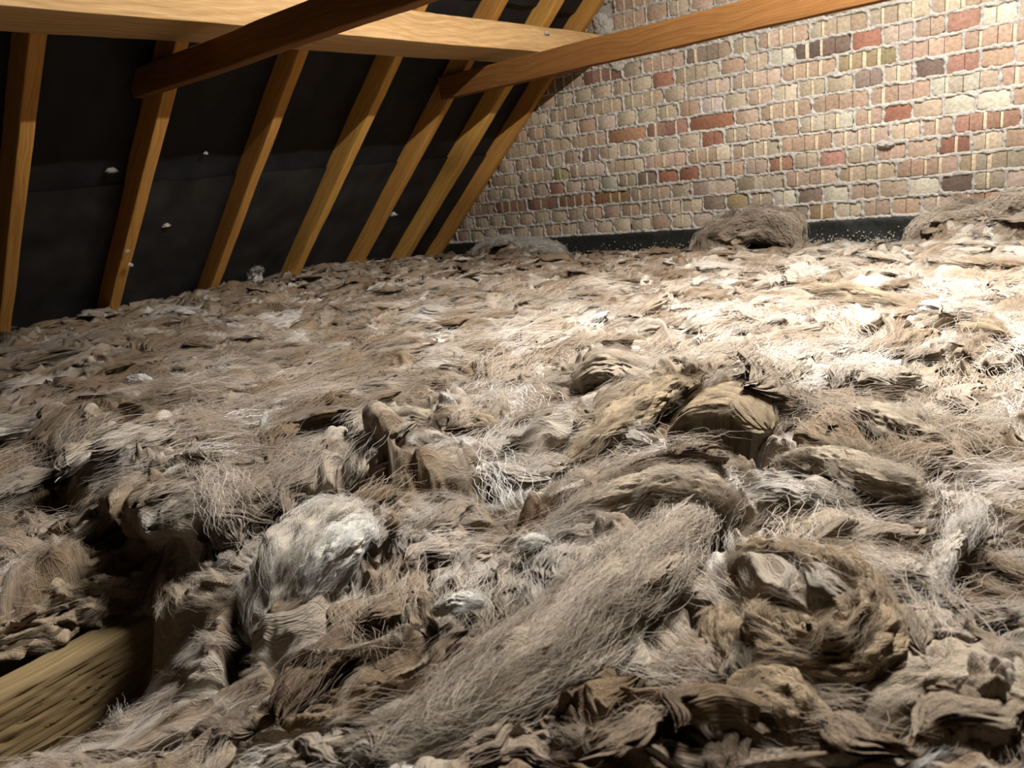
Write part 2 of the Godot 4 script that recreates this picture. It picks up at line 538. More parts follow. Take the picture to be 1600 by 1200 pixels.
# One brick about its own middle, face towards +z: rows of face columns with a rounded rim and four flanks.
func brick_arrays(wd: float, ht: float, kind: String, tone: Color, r: RandomNumberGenerator, plain: bool) -> Array:
	var xs := [-0.5]
	var cs := []
	var pale := Color(0.87, 0.80, 0.68)
	var lt := tone
	if kind == "S" and not plain:
		# kiss marks: darker boxes with pale strips between, thin scored edges
		for q in 4:
			var box := lt.lerp(Color(0.70, 0.58, 0.48), r.randf_range(-0.15, 0.5)) * r.randf_range(0.92, 1.04)
			var e0 := -0.5 + q * 0.25
			var sw := r.randf_range(0.035, 0.07) if r.randf() < 0.72 else 0.012
			if q < 3:
				xs.append(e0 + 0.25 - sw - 0.012); cs.append(box)
				xs.append(e0 + 0.25 - sw); cs.append(box * 0.42)
				xs.append(e0 + 0.25); cs.append(pale if sw > 0.02 else box)
			else:
				xs.append(0.5); cs.append(box)
	elif kind == "H" and not plain and r.randf() < 0.62:
		var m := r.randf_range(-0.03, 0.09)
		var sw := 0.10 if r.randf() < 0.55 else 0.02
		xs.append(m - sw); cs.append(lt)
		xs.append(m - sw + 0.025); cs.append(lt * 0.45)
		xs.append(m + 0.0251); cs.append(pale if sw > 0.05 else lt)
		xs.append(0.5); cs.append(lt * r.randf_range(0.92, 1.04))
	elif kind == "P":
		xs.append(-0.12); cs.append(lt * 0.92)
		xs.append(0.06); cs.append(lt.lerp(white_c(), 0.5))
		xs.append(0.5); cs.append(lt * 0.98)
	else:
		var m1 := r.randf_range(-0.2, 0.2)
		xs.append(m1); cs.append(lt * r.randf_range(0.97, 1.02))
		xs.append(0.5); cs.append(lt)
	var v := PackedVector3Array()
	var n := PackedVector3Array()
	var cl := PackedColorArray()
	var ix := PackedInt32Array()
	var cut := r.randf_range(0.004, 0.010)
	var jt := []
	for k in 4:
		jt.append(r.randf_range(-0.0025, 0.0025))
	# rows: bottom flank, bottom rim, mid, top rim, top flank
	var ys := [-0.5, -0.5, -0.5 + cut / ht, 0.0, 0.5 - cut / ht, 0.5, 0.5]
	var zs := [-0.05, -0.003, 0.0005, 0.001, 0.0005, -0.003, -0.05]
	var ny := [-1.0, -0.7, -0.15, 0.0, 0.15, 0.7, 1.0]
	for i in xs.size() - 1:
		var first := v.size()
		var col: Color = (cs[i] as Color).srgb_to_linear()
		for j in 7:
			for side in 2:
				var fx: float = xs[i + side]
				var yy: float = ys[j] * ht
				var end := (side == 0 and i == 0) or (side == 1 and i == xs.size() - 2)
				var x := fx * wd
				if end and (j <= 1 or j >= 5):
					x -= signf(fx) * cut * 1.1
				yy += (jt[0] if fx < 0 else jt[1]) * absf(fx) * 2.0 * signf(ys[j]) if j != 3 else 0.0
				v.append(Vector3(x, yy, zs[j] - (0.0025 if end else 0.0)))
				n.append(Vector3(signf(fx) * 0.45 if end else 0.0, ny[j], 0.001 if absf(ny[j]) > 0.9 else 1.0).normalized())
				cl.append(col)
		for j in 6:
			var a := first + j * 2
			ix.append_array([a, a + 2, a + 1, a + 1, a + 2, a + 3])
	# end flanks
	for sgn in [-1, 1]:
		var first := v.size()
		var col: Color = (cs[0 if sgn < 0 else cs.size() - 1] as Color).srgb_to_linear()
		var pts := [Vector2(-0.5, -0.05), Vector2(-0.5 + cut / ht, -0.0025), Vector2(0.5 - cut / ht, -0.0025), Vector2(0.5, -0.05)]
		for p in pts:
			v.append(Vector3(sgn * 0.5 * wd, p.x * ht, p.y))
			n.append(Vector3(sgn, 0, 0))
			cl.append(col)
		if sgn > 0:
			ix.append_array([first, first + 2, first + 1, first, first + 3, first + 2])
		else:
			ix.append_array([first, first + 1, first + 2, first, first + 2, first + 3])
	return [v, n, cl, ix]

func white_c() -> Color:
	return Color(0.84, 0.80, 0.72)

# ------------------------------------------------------------------ timbers
# A sawn timber from a to b; wide along side, deep along up; worn edges and a slight wander.
func beam(a: Vector3, b: Vector3, side: Vector3, wide: float, deep: float, s: int, seg := 60, ridge := 0.0) -> ArrayMesh:
	var d := (b - a).normalized()
	side = (side - d * side.dot(d)).normalized()
	var up := side.cross(d).normalized()
	var nn := noise(s, 1.0, 3)
	var ring := []
	var ch := 0.0035
	var w2 := wide / 2.0
	var d2 := deep / 2.0
	var corner := [Vector2(-w2, -d2), Vector2(w2, -d2), Vector2(w2, d2), Vector2(-w2, d2)]
	var nsub := 4 if ridge == 0.0 else 26
	for k in 4:
		var p: Vector2 = corner[k]
		var q: Vector2 = corner[(k + 1) % 4]
		var t := (q - p).normalized()
		for m in nsub + 1:
			var along: Vector2 = (p + t * ch).lerp(q - t * ch, m / float(nsub))
			ring.append([along, Vector2(t.y, -t.x)])
	var nr := ring.size()
	var v := PackedVector3Array()
	var uv := PackedVector2Array()
	var length := a.distance_to(b)
	for j in seg + 1:
		var f := j / float(seg)
		var c := a.lerp(b, f)
		var wx := nn.get_noise_2d(f * length * 1.2, 3.0) * 0.004
		var wy := nn.get_noise_2d(f * length * 1.2, 9.0) * 0.004
		var per := 0.0
		for k in nr:
			var p: Vector2 = ring[k][0]
			var o: Vector2 = ring[k][1]
			var rough := nn.get_noise_3d(f * length * 14.0, p.x * 60.0, p.y * 60.0) * 0.0014
			if ridge > 0.0:
				var q := (p.y if absf(o.x) > 0.5 else p.x)
				rough += ridge * (absf(fposmod(q * 130.0 + nn.get_noise_2d(f * length * 2.5, q * 9.0) * 2.2 + f * length * 1.5, 1.0) - 0.5) - 0.25) * (2.0 if absf(o.x) > 0.5 else 0.35)
			var w := p + o * rough
			v.append(c + side * (w.x + wx) + up * (w.y + wy))
			if k > 0:
				per += (ring[k][0] as Vector2).distance_to(ring[k - 1][0])
			uv.append(Vector2(f * length + s * 0.37, per + s * 0.13))
	# ends
	var m := grid_mesh(v, nr, seg + 1, uv, PackedColorArray(), true)
	var st := SurfaceTool.new()
	st.append_from(m, 0, Transform3D())
	var cap := ArrayMesh.new()
	for e in 2:
		var cv := PackedVector3Array()
		var cn := PackedVector3Array()
		var cu := PackedVector2Array()
		var ci := PackedInt32Array()
		var base := seg * nr if e else 0
		var mid := Vector3.ZERO
		for k in nr:
			mid += v[base + k]
		cv.append(mid / nr)
		cn.append(d if e else -d)
		cu.append(Vector2.ZERO)
		for k in nr:
			cv.append(v[base + k])
			cn.append(d if e else -d)
			cu.append((ring[k][0] as Vector2) * 0.6)
		for k in nr:
			var p := 1 + k
			var q := 1 + (k + 1) % nr
			ci.append_array([0, p, q] if e else [0, q, p])
		cap = commit(cv, cn, cu, ci)
		st.append_from(cap, 0, Transform3D())
	return st.commit()

func timbers() -> void:
	var ux := Vector3(cos(SLOPE), sin(SLOPE), 0)
	var un := Vector3(-sin(SLOPE), cos(SLOPE), 0)
	# rafters, from the gable towards the viewer: [far z, near z, label]
	var rf := [
		[-3.505, -3.462, "brown softwood rafter lying against the brick gable wall"],
		[-3.192, -3.132, "narrow orange-brown rafter next to the one against the brick wall"],
		[-2.799, -2.755, "rafter that the end of the lit tie beam is nailed to"],
		[-2.350, -2.302, "bright orange-edged rafter in the open bay between the two tie beams, nearer the brick wall"],
		[-1.877, -1.832, "rafter just right of the dark tie beam, first of the two between the tie beams"],
		[-1.415, -1.368, "rafter that the end of the dark shadowed tie beam meets"],
		[-1.003, -0.957, "rafter nearest the viewer, at the left edge of the photo"]]
	var k := 0
	for q in rf:
		var c := Vector3(PX, PY, (q[0] + q[1]) / 2.0) + un * 0.05
		var mesh := beam(c - ux * 1.45, c + ux * 4.55, Vector3.BACK, q[1] - q[0], 0.10, 100 + k, 120)
		var o := put("rafter", mesh, M.rafter_pale if k == 3 or k == 1 else M.rafter)
		tag(o, q[2], "rafter", "rafters under the roof felt")
		k += 1
	# purlin under the rafters
	var pu := put("purlin", beam(Vector3(-2.1595, 0.577, GABLE - 0.015), Vector3(-2.1595, 0.577, 2.95), Vector3.RIGHT, 0.241, 0.108, 131, 160), M.purlin)
	tag(pu, "long pale sawn purlin running under the rafters into the brick wall", "purlin")
	# ties nailed to the rafters, running level across the loft
	var t1 := put("tie_beam", beam(Vector3(-2.52, 0.4385, -1.3435), Vector3(4.0, 0.4385, -1.3435), Vector3.BACK, 0.047, 0.083, 141, 120), M.tie)
	tag(t1, "dark tie beam crossing in front of the pale purlin, its near face in shadow", "tie beam")
	var t2 := put("tie_beam", beam(Vector3(-2.44, 0.434, -2.7325), Vector3(4.0, 0.434, -2.7325), Vector3.BACK, 0.045, 0.097, 143, 120), M.tie)
	tag(t2, "lit orange-brown tie beam crossing in front of the brick wall", "tie beam")
	# joists, mostly buried
	var j1 := put("joist", beam(Vector3(-0.9345, -0.5325, 0.9), Vector3(-0.9345, -0.5325, -1.55), Vector3.RIGHT, 0.047, 0.115, 151, 420, 0.0035), M.joist)
	tag(j1, "weathered joist with raised grain poking out of the wool at lower left", "joist")
	var j2 := put("joist", beam(Vector3(-0.8385, -0.5325, -1.30), Vector3(-0.8385, -0.5325, -3.40), Vector3.RIGHT, 0.047, 0.115, 152, 120), M.joist)
	tag(j2, "yellowish joist edge peeping through the pale wool in mid floor", "joist")

# ------------------------------------------------------------------ mineral wool
const MX0 := -4.4
const MZ0 := -3.62
const MS := 0.008
const MW := 720
const MH := 520
var mh := PackedFloat32Array()
var mox := PackedFloat32Array()
var moz := PackedFloat32Array()
var mwh := PackedFloat32Array()
var mcalm := PackedFloat32Array()
var n_warp: FastNoiseLite
var n_lump: FastNoiseLite
var n_fine: FastNoiseLite
var n_tone: FastNoiseLite
var n_hf: FastNoiseLite

# A mound (h > 0) or hollow (h < 0) on an ellipse a by b turned by ang; over pushes its rim out into a lip.
func stamp(cx: float, cz: float, a: float, b: float, deg: float, h: float, over := 0.0, sharp := 1.0, white := 0.0) -> void:
	var ang := deg_to_rad(deg)
	var ca := cos(ang)
	var sa := sin(ang)
	var big := maxf(a, b)
	for j in range(maxi(0, int((cz - big - MZ0) / MS)), mini(MH - 1, int((cz + big - MZ0) / MS) + 1)):
		for i in range(maxi(0, int((cx - big - MX0) / MS)), mini(MW - 1, int((cx + big - MX0) / MS) + 1)):
			var dx := MX0 + i * MS - cx
			var dz := MZ0 + j * MS - cz
			var u := (dx * ca + dz * sa) / a
			var w := (-dx * sa + dz * ca) / b
			var q := u * u + w * w
			if q >= 1.0:
				continue
			var s := pow(1.0 - q, sharp)
			s = s * s * (3.0 - 2.0 * s)
			var at := j * MW + i
			mh[at] += h * s
			mwh[at] += white * s
			if h < -0.055:
				mcalm[at] = maxf(mcalm[at], s)
			if over != 0.0:
				var g := Vector2(u / a * ca - w / b * sa, u / a * sa + w / b * ca).normalized()
				var sh := over * 4.0 * s * (1.0 - s) * (2.0 * s - 1.0) * 2.0
				mox[at] += g.x * sh
				moz[at] += g.y * sh

# A torn edge along a line: everything to the left of its direction (seen from above, x right, z down) stands h higher and fades back over reach.
func tear(pts: Array, h: float, width: float, reach: float, over: float) -> void:
	var lo := Vector2(99, 99)
	var hi := Vector2(-99, -99)
	for p in pts:
		lo = lo.min(Vector2(p[0], p[1]))
		hi = hi.max(Vector2(p[0], p[1]))
	var g := reach * 2.2
	for j in range(maxi(0, int((lo.y - g - MZ0) / MS)), mini(MH - 1, int((hi.y + g - MZ0) / MS))):
		for i in range(maxi(0, int((lo.x - g - MX0) / MS)), mini(MW - 1, int((hi.x + g - MX0) / MS))):
			var p := Vector2(MX0 + i * MS, MZ0 + j * MS)
			var best := 1e9
			var sgn := 1.0
			var nrm := Vector2.ZERO
			var off := 0.0
			for k in pts.size() - 1:
				var a := Vector2(pts[k][0], pts[k][1])
				var b := Vector2(pts[k + 1][0], pts[k + 1][1])
				var t := (b - a).dot(p - a) / (b - a).length_squared()
				var c := a.lerp(b, clampf(t, 0.0, 1.0))
				var d := p.distance_to(c)
				if d < best:
					best = d
					sgn = 1.0 if (b - a).cross(p - a) < 0.0 else -1.0
					nrm = Vector2((b - a).y, -(b - a).x).normalized()
					off = 0.0
					if k == 0 and t < 0.0:
						off = -t * (b - a).length()
					if k == pts.size() - 2 and t > 1.0:
						off = (t - 1.0) * (b - a).length()
			var sd := best * sgn
			var s := clampf(0.5 + sd / width, 0.0, 1.0)
			s = s * s * (3.0 - 2.0 * s)
			var fade := exp(-pow(off / (reach * 0.6), 2.0))
			var at := j * MW + i
			mh[at] += h * s * fade * exp(-pow(maxf(sd, 0.0) / reach, 2.0))
			var sh := over * 4.0 * s * (1.0 - s) * (2.0 * s - 1.0) * 2.0 * fade
			mox[at] -= nrm.x * sh
			moz[at] -= nrm.y * sh

func macro() -> void:
	mh.resize(MW * MH)
	mox.resize(MW * MH)
	moz.resize(MW * MH)
	mwh.resize(MW * MH)
	mcalm.resize(MW * MH)
	# broad swells
	var b := noise(301, 1.0, 2)
	for j in MH:
		for i in MW:
			var x := MX0 + i * MS
			var z := MZ0 + j * MS
			var y := -0.425 + 0.016 * b.get_noise_2d(x * 1.6, z * 1.6)
			y += 0.085 * smoothstep(-1.9, -3.2, x) * smoothstep(-3.5, -2.4, z)
			y -= 0.045 * smoothstep(-3.15, -3.45, z) * smoothstep(-2.9, -2.5, x)
			# the wool is parted over the near joist
			var open := smoothstep(0.075, 0.035, absf(x + 0.935)) * smoothstep(-0.39, -0.31, z)
			y = lerpf(y, -0.515, open)
			var gap := smoothstep(-0.93, -0.915, x) * smoothstep(-0.66, -0.74, x) * smoothstep(-0.345, -0.285, z)
			y = lerpf(y, lerpf(-0.575, -0.445, clampf((x + 0.90) / 0.20, 0.0, 1.0)), gap)
			mcalm[j * MW + i] = maxf(open, gap)
			mh[j * MW + i] = y
	# the turned-up flap of quilt on the left, with the dark gap beneath its edge
	tear([[-1.70, -0.545], [-1.499, -0.485], [-1.262, -0.432], [-1.063, -0.387], [-0.95, -0.372], [-0.87, -0.40], [-0.845, -0.471], [-0.788, -0.55]], 0.07, 0.04, 0.40, 0.032)
	stamp(-1.28, -0.385, 0.30, 0.05, -14.0, -0.04)
	stamp(-0.66, -0.24, 0.16, 0.10, -20.0, -0.035)
	# drooping nose in the middle and the cleft beside it
	stamp(-0.70, -0.46, 0.06, 0.11, 18.0, 0.03, 0.01, 0.8, 0.8)
	stamp(-0.69, -0.60, 0.11, 0.10, 0.0, 0.03, 0.0)
	stamp(-0.705, -0.355, 0.03, 0.08, -25.0, -0.075, 0.01)
	stamp(-0.615, -0.34, 0.05, 0.02, 10.0, -0.05, 0.0)
	# small peak, rolled lumps along the parting
	stamp(-0.765, -0.645, 0.035, 0.04, 0.0, 0.07, 0.012, 0.9)
	stamp(-0.835, -0.665, 0.07, 0.035, 40.0, -0.075, 0.0)
	stamp(-0.90, -0.89, 0.11, 0.035, 40.0, 0.04, 0.015)
	stamp(-0.99, -0.83, 0.10, 0.05, 30.0, 0.03, 0.01)
	stamp(-1.01, -0.95, 0.045, 0.06, 10.0, -0.12, -0.015)
	stamp(-0.985, -1.02, 0.05, 0.05, 10.0, 0.03, 0.0, 1.0, 0.6)
	# lump with a dark mouth below it, then the arched one to its right
	stamp(-0.79, -1.28, 0.13, 0.08, -30.0, 0.05, 0.025)
	stamp(-0.735, -1.155, 0.080, 0.075, -30.0, -0.10, 0.0)
	stamp(-0.475, -1.125, 0.10, 0.07, -35.0, 0.045, 0.008)
	stamp(-0.450, -1.015, 0.080, 0.10, -24.0, -0.12, 0.0)
	stamp(-0.47, -1.13, 0.10, 0.05, -25.0, 0.02)
	stamp(-0.355, -0.985, 0.055, 0.05, 0.0, -0.10, -0.01)
	# the turned-back edge running away to the parting
	tear([[-0.62, -0.84], [-0.615, -1.08], [-0.585, -1.24]], 0.055, 0.035, 0.10, 0.02)
	stamp(-0.665, -0.93, 0.035, 0.16, 5.0, -0.055, 0.0)
	# fold across the middle with its hollow
	stamp(-0.43, -0.80, 0.13, 0.04, -42.0, 0.05, 0.025)
	stamp(-0.380, -0.715, 0.085, 0.05, -30.0, -0.09, 0.0)
	# combed ridge of strands, the clefts right of it, and the big roll
	stamp(-0.40, -0.56, 0.07, 0.22, -5.0, 0.035, 0.01, 1.0, 0.25)
	stamp(-0.435, -0.48, 0.035, 0.025, 0.0, -0.04, 0.0)
	stamp(-0.325, -0.475, 0.03, 0.03, 0.0, -0.04, 0.0)
	stamp(-0.285, -0.62, 0.028, 0.07, -10.0, -0.10, 0.0)
	stamp(-0.235, -0.545, 0.03, 0.09, -22.0, -0.10, 0.0)
	stamp(-0.175, -0.615, 0.095, 0.085, 0.0, 0.05, 0.02, 0.8)
	stamp(-0.165, -0.665, 0.045, 0.014, -20.0, -0.045, 0.0)
	stamp(-0.25, -0.50, 0.03, 0.05, -10.0, 0.035, 0.01)
	stamp(-0.06, -0.555, 0.08, 0.07, 0.0, 0.025, 0.005)
	stamp(-0.05, -0.44, 0.12, 0.09, 0.0, 0.025, 0.0)
	stamp(-0.125, -0.475, 0.04, 0.025, -30.0, -0.05, 0.0)
	stamp(-0.20, -0.43, 0.05, 0.03, -20.0, 0.03, 0.01)
	# long low folds on the right and far right
	stamp(-0.335, -1.30, 0.18, 0.05, -28.0, 0.03, 0.02)
	stamp(-0.23, -1.05, 0.16, 0.045, -40.0, 0.03, 0.02)
	stamp(-0.42, -1.75, 0.32, 0.07, -18.0, 0.035, 0.025)
	stamp(-0.17, -1.55, 0.20, 0.06, 20.0, 0.03, 0.02)
	stamp(-0.62, -2.3, 0.35, 0.10, 10.0, 0.03, 0.02)
	# heaps against the gable
	stamp(-0.30, -3.35, 0.40, 0.25, 0.0, 0.085, 0.02)
	stamp(-2.66, -3.36, 0.34, 0.16, 0.0, 0.075, 0.02)
	stamp(-0.95, -3.25, 0.15, 0.10, 0.0, 0.02, 0.01)
	# the second joist shows where the wool is thin
	stamp(-0.838, -1.66, 0.05, 0.13, 0.0, -0.075, 0.0)
	stamp(-0.935, -0.83, 0.04, 0.10, 0.0, -0.06, 0.0)

func bil(a: PackedFloat32Array, x: float, z: float) -> float:
	var fx := clampf((x - MX0) / MS, 0.0, MW - 1.001)
	var fz := clampf((z - MZ0) / MS, 0.0, MH - 1.001)
	var i := int(fx)
	var j := int(fz)
	fx -= i
	fz -= j
	var at := j * MW + i
	return lerpf(lerpf(a[at], a[at + 1], fx), lerpf(a[at + MW], a[at + MW + 1], fx), fz)

func soft(n: float) -> float:
	return sqrt(n * n + 0.004) - 0.02

var out_uv := Vector2.ZERO
# The surface of the wool over the point (x, z).
func wool_at(x: float, z: float, r: float) -> Vector3:
	var y := bil(mh, x, z)
	var ox := bil(mox, x, z)
	var oz := bil(moz, x, z)
	var wx := n_warp.get_noise_2d(x, z)
	var wz := n_warp.get_noise_2d(x + 37.0, z - 19.0)
	var X := x + 0.16 * wx
	var Z := z + 0.16 * wz
	var u := -Z * 0.94 + X * 0.34
	var w := X * 0.94 + Z * 0.34
	out_uv = Vector2(u, w)
	var l1 := soft(n_lump.get_noise_2d(u * 3.6, w * 8.5))
	var l2 := soft(n_lump.get_noise_2d(u * 9.0 + 40.0, w * 26.0))
	var l3 := n_lump.get_noise_2d(u * 6.0 - 20.0, w * 15.0 + 33.0)
	var f1 := n_fine.get_noise_2d(u * 20.0, w * 110.0)
	var live := 1.0 - 0.85 * minf(bil(mcalm, x, z), 1.0)
	y += live * (0.062 * (l1 - 0.22) + 0.024 * (l2 - 0.25)) + 0.0026 * f1
	y += 0.0045 * n_fine.get_noise_2d(X * 42.0 + 3.0, Z * 38.0) * clampf(2.2 - r, 0.0, 1.0)
	if r < 2.0:
		y += 0.0016 * n_fine.get_noise_2d(u * 70.0, w * 420.0) * (1.0 - r / 2.0)
	if r < 2.6:
		y += live * 0.016 * (soft(n_lump.get_noise_2d(X * 26.0 + 11.0, Z * 22.0 - 7.0)) - 0.25) * clampf(2.0 - r * 0.8, 0.0, 1.0)
	var cl := 0.022 * l3 * live
	var c2 := 0.008 * n_lump.get_noise_2d(u * 13.0, w * 24.0 + 71.0)
	return Vector3(x + ox + cl * 0.94 + c2 * 0.4, y, z + oz + cl * 0.34 - c2)

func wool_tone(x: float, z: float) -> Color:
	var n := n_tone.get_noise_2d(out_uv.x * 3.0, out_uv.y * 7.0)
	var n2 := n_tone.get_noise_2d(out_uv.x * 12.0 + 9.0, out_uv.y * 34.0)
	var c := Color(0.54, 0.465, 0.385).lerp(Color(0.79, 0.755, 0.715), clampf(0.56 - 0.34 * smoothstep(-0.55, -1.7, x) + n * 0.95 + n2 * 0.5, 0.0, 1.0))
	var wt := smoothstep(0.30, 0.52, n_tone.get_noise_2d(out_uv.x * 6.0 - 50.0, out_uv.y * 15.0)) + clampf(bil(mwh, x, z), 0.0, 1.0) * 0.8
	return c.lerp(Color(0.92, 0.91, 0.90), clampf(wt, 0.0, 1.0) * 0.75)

func inside(p: Vector3) -> bool:
	return p.z > GABLE - 0.01 and p.x < 5.4 and p.z < 2.98 and p.y < roof_y(p.x, 0.10)

func wool() -> void:
	n_warp = noise(401, 2.3, 2)
	n_lump = noise(402, 1.0, 2)
	n_fine = noise(403, 1.0, 2)
	n_tone = noise(404, 1.0, 3)
	macro()
	var t := thing("loft_insulation", "thick layer of matted brown and grey mineral wool covering the whole loft floor", "insulation")
	# a sheet whose points lie closer together towards the hatch, where it is seen from nearest
	var rows := [0.05, 0.10, 0.15, 0.19, 0.22, 0.25, 0.27]
	var r: float = 0.285
	while r < 5.3:
		rows.append(r)
		r *= 1.0033
	rows.append(6.2)
	var cols := []
	var th := deg_to_rad(-13.0)
	while th < deg_to_rad(101.0):
		cols.append(th)
		th += 0.0024
	var fine := cols.size()
	for k in 26:
		cols.append(deg_to_rad(101.0) + (k + 0.5) / 26.0 * deg_to_rad(246.0))
	var nu := cols.size()
	var nv := rows.size()
	var v := PackedVector3Array()
	v.resize(nu * nv)
	var uv := PackedVector2Array()
	uv.resize(nu * nv)
	var col := PackedColorArray()
	col.resize(nu * nv)
	var ok := PackedByteArray()
	ok.resize(nu * nv)
	for j in nv:
		var rr: float = rows[j]
		for i in nu:
			var a: float = cols[i]
			var x := -sin(a) * rr
			var z := -cos(a) * rr
			var at := j * nu + i
			if z < GABLE - 0.05 or x < -3.75:
				v[at] = Vector3(x, -0.45, z)
				continue
			var p := wool_at(x, z, rr)
			p.z = maxf(p.z, GABLE + 0.012)
			v[at] = p
			uv[at] = out_uv
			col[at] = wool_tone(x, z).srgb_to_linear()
			ok[at] = 1 if inside(p) else 0
	var n := PackedVector3Array()
	n.resize(nu * nv)
	var ix := PackedInt32Array()
	for j in nv:
		var j0 := maxi(j - 1, 0)
		var j1 := mini(j + 1, nv - 1)
		for i in nu:
			var i0 := (i - 1 + nu) % nu
			var i1 := (i + 1) % nu
			n[j * nu + i] = (v[j1 * nu + i] - v[j0 * nu + i]).cross(v[j * nu + i1] - v[j * nu + i0]).normalized()
			if j < nv - 1:
				var a := j * nu + i
				var b := j * nu + i1
				if ok[a] and ok[b] and ok[a + nu] and ok[b + nu]:
					ix.append(a); ix.append(b); ix.append(a + nu)
					ix.append(b); ix.append(b + nu); ix.append(a + nu)
	var sheet := put("quilt", commit(v, n, uv, ix, col), M.fibre, t)
	sheet.set_meta("kind", "stuff")
	tufts(t)

# A soft tuft: a flattish bundle of matted fibre lying along x, 1 long, its ends diving into the wool.
func tuft_mesh(s: int) -> ArrayMesh:
	var nn := noise(s, 1.0, 3)
	var nu := 44
	var nv := 34
	var v := PackedVector3Array()
	var uv := PackedVector2Array()
	for j in nv:
		var f := j / float(nv - 1)
		var body := pow(sin(PI * clampf(f, 0.004, 0.996)), 0.75)
		var e := 2.0 * f - 1.0
		var bend := nn.get_noise_2d(f * 1.1, 3.0) * 0.28
		var lift := -0.10 * e * e + nn.get_noise_2d(f * 1.6, 8.0) * 0.06
		for i in nu:
			var a := TAU * i / nu
			var ca := cos(a)
			var sa := sin(a)
			var g := 1.0 + 0.42 * nn.get_noise_3d(f * 1.5, ca * 1.2, sa * 1.2)
			var fine := 0.020 * nn.get_noise_3d(f * 3.0 + 20.0, ca * 5.0, sa * 5.0) + 0.012 * nn.get_noise_3d(f * 9.0 + 60.0, ca * 9.0, sa * 9.0)
			var end := nn.get_noise_2d(ca * 3.0 + 30.0, sa * 3.0) * 0.22 * absf(e)
			v.append(Vector3(f - 0.5 + end, lift + sa * (0.085 * g + fine) * body, bend - ca * (0.19 * g + fine) * body))
			uv.append(Vector2(f * 0.12 + s * 0.37, i / float(nu) * 0.11 + s * 0.21))
	return grid_mesh(v, nu, nv, uv, PackedColorArray(), true)

# A wisp: fine fibres fanning along x, 1 long.
func wisp_mesh(s: int, fibres: int, thick: float, spread: float, curl: float) -> ArrayMesh:
	var q := RandomNumberGenerator.new()
	q.seed = s
	var nn := noise(s, 1.0, 2)
	var v := PackedVector3Array()
	var n := PackedVector3Array()
	var ix := PackedInt32Array()
	for k in fibres:
		var y := q.randfn(0.0, spread * 0.5)
		var z := q.randfn(0.0, spread)
		var x0 := q.randf_range(-0.55, -0.2)
		var ln := q.randf_range(0.45, 1.0)
		var segs := 9
		var rad := thick * q.randf_range(0.6, 1.5)
		var base := v.size()
		for j in segs + 1:
			var f := j / float(segs)
			var c := Vector3(x0 + ln * f, y + nn.get_noise_2d(f * 1.7, k * 1.3) * curl * 0.6 + 0.06 * sin(PI * f), z + nn.get_noise_2d(f * 1.7 + 50.0, k * 0.9) * curl)
			var rr := rad * (1.0 - 0.75 * absf(2.0 * f - 1.0))
			for m in 3:
				var a := TAU * m / 3.0
				var o := Vector3(0, sin(a), cos(a))
				v.append(c + o * rr)
				n.append(o)
		for j in segs:
			for m in 3:
				var a := base + j * 3 + m
				var b := base + j * 3 + (m + 1) % 3
				ix.append_array([a, b, a + 3, b, b + 3, a + 3])
	return commit(v, n, PackedVector2Array(), ix)

func frame_on(x: float, z: float, rr: float, q: RandomNumberGenerator, stray: float) -> Transform3D:
	var p := wool_at(x, z, rr)
	var w0 := out_uv.y
	wool_at(x + 0.012, z, rr)
	var gx := out_uv.y - w0
	wool_at(x, z + 0.012, rr)
	var gz := out_uv.y - w0
	var d := Vector3(gz, 0, -gx)
	if d.length() < 1e-6:
		d = Vector3(0, 0, -1)
	d = d.normalized().rotated(Vector3.UP, q.randfn(0.0, stray))
	if q.randf() < 0.5:
		d = -d
	var px := Vector3(x, bil(mh, x, z), z)
	var e := 0.03
	var nx := Vector3(bil(mh, x - e, z) - bil(mh, x + e, z), 2.0 * e, bil(mh, x, z - e) - bil(mh, x, z + e)).normalized()
	nx = nx.lerp(Vector3.UP, 0.35).normalized()
	d = (d - nx * d.dot(nx)).normalized()
	var side := d.cross(nx)
	return Transform3D(Basis(d, nx, side), p)

func many(called: String, mesh: Mesh, m: Material, where: Array, tint: Array, parent: Node) -> void:
	var mmesh := MultiMesh.new()
	mmesh.transform_format = MultiMesh.TRANSFORM_3D
	mmesh.use_colors = true
	mmesh.mesh = mesh
	mmesh.instance_count = where.size()
	for k in where.size():
		mmesh.set_instance_transform(k, where[k])
		mmesh.set_instance_color(k, tint[k])
	var o := MultiMeshInstance3D.new()
	o.name = called
	o.multimesh = mmesh
	o.material_override = m
	o.set_meta("kind", "stuff")
	parent.add_child(o, true)

# random place on the wool, denser near the hatch; returns [x, z, r]
func spot(q: RandomNumberGenerator, near: float, far: float, pw: float, clear := 0.0) -> Vector3:
	while true:
		var rr := near + (far - near) * pow(q.randf(), pw)
		var a := deg_to_rad(q.randf_range(-9.0, 97.0))
		var x := -sin(a) * rr
		var z := -cos(a) * rr
		if z < GABLE + 0.04 or x < -3.6:
			continue
		# keep the bare joist clear
		if x > -0.975 - clear * 0.4 and x < -0.86 + clear * 1.9 and z > -0.33 - clear:
			continue
		if absf(x + 0.838) < 0.04 and absf(z + 1.66) < 0.12:
			continue
		if clear > 0.0:
			var g := 0.055
			if maxf(maxf(bil(mcalm, x - g, z), bil(mcalm, x + g, z)), maxf(bil(mcalm, x, z - g), bil(mcalm, x, z + g))) > 0.35:
				continue
		if bil(mcalm, x, z) > 0.4 and (clear > 0.0 or z < -0.37 or x > -0.6):
			continue
		return Vector3(x, rr, z)
	return Vector3.ZERO

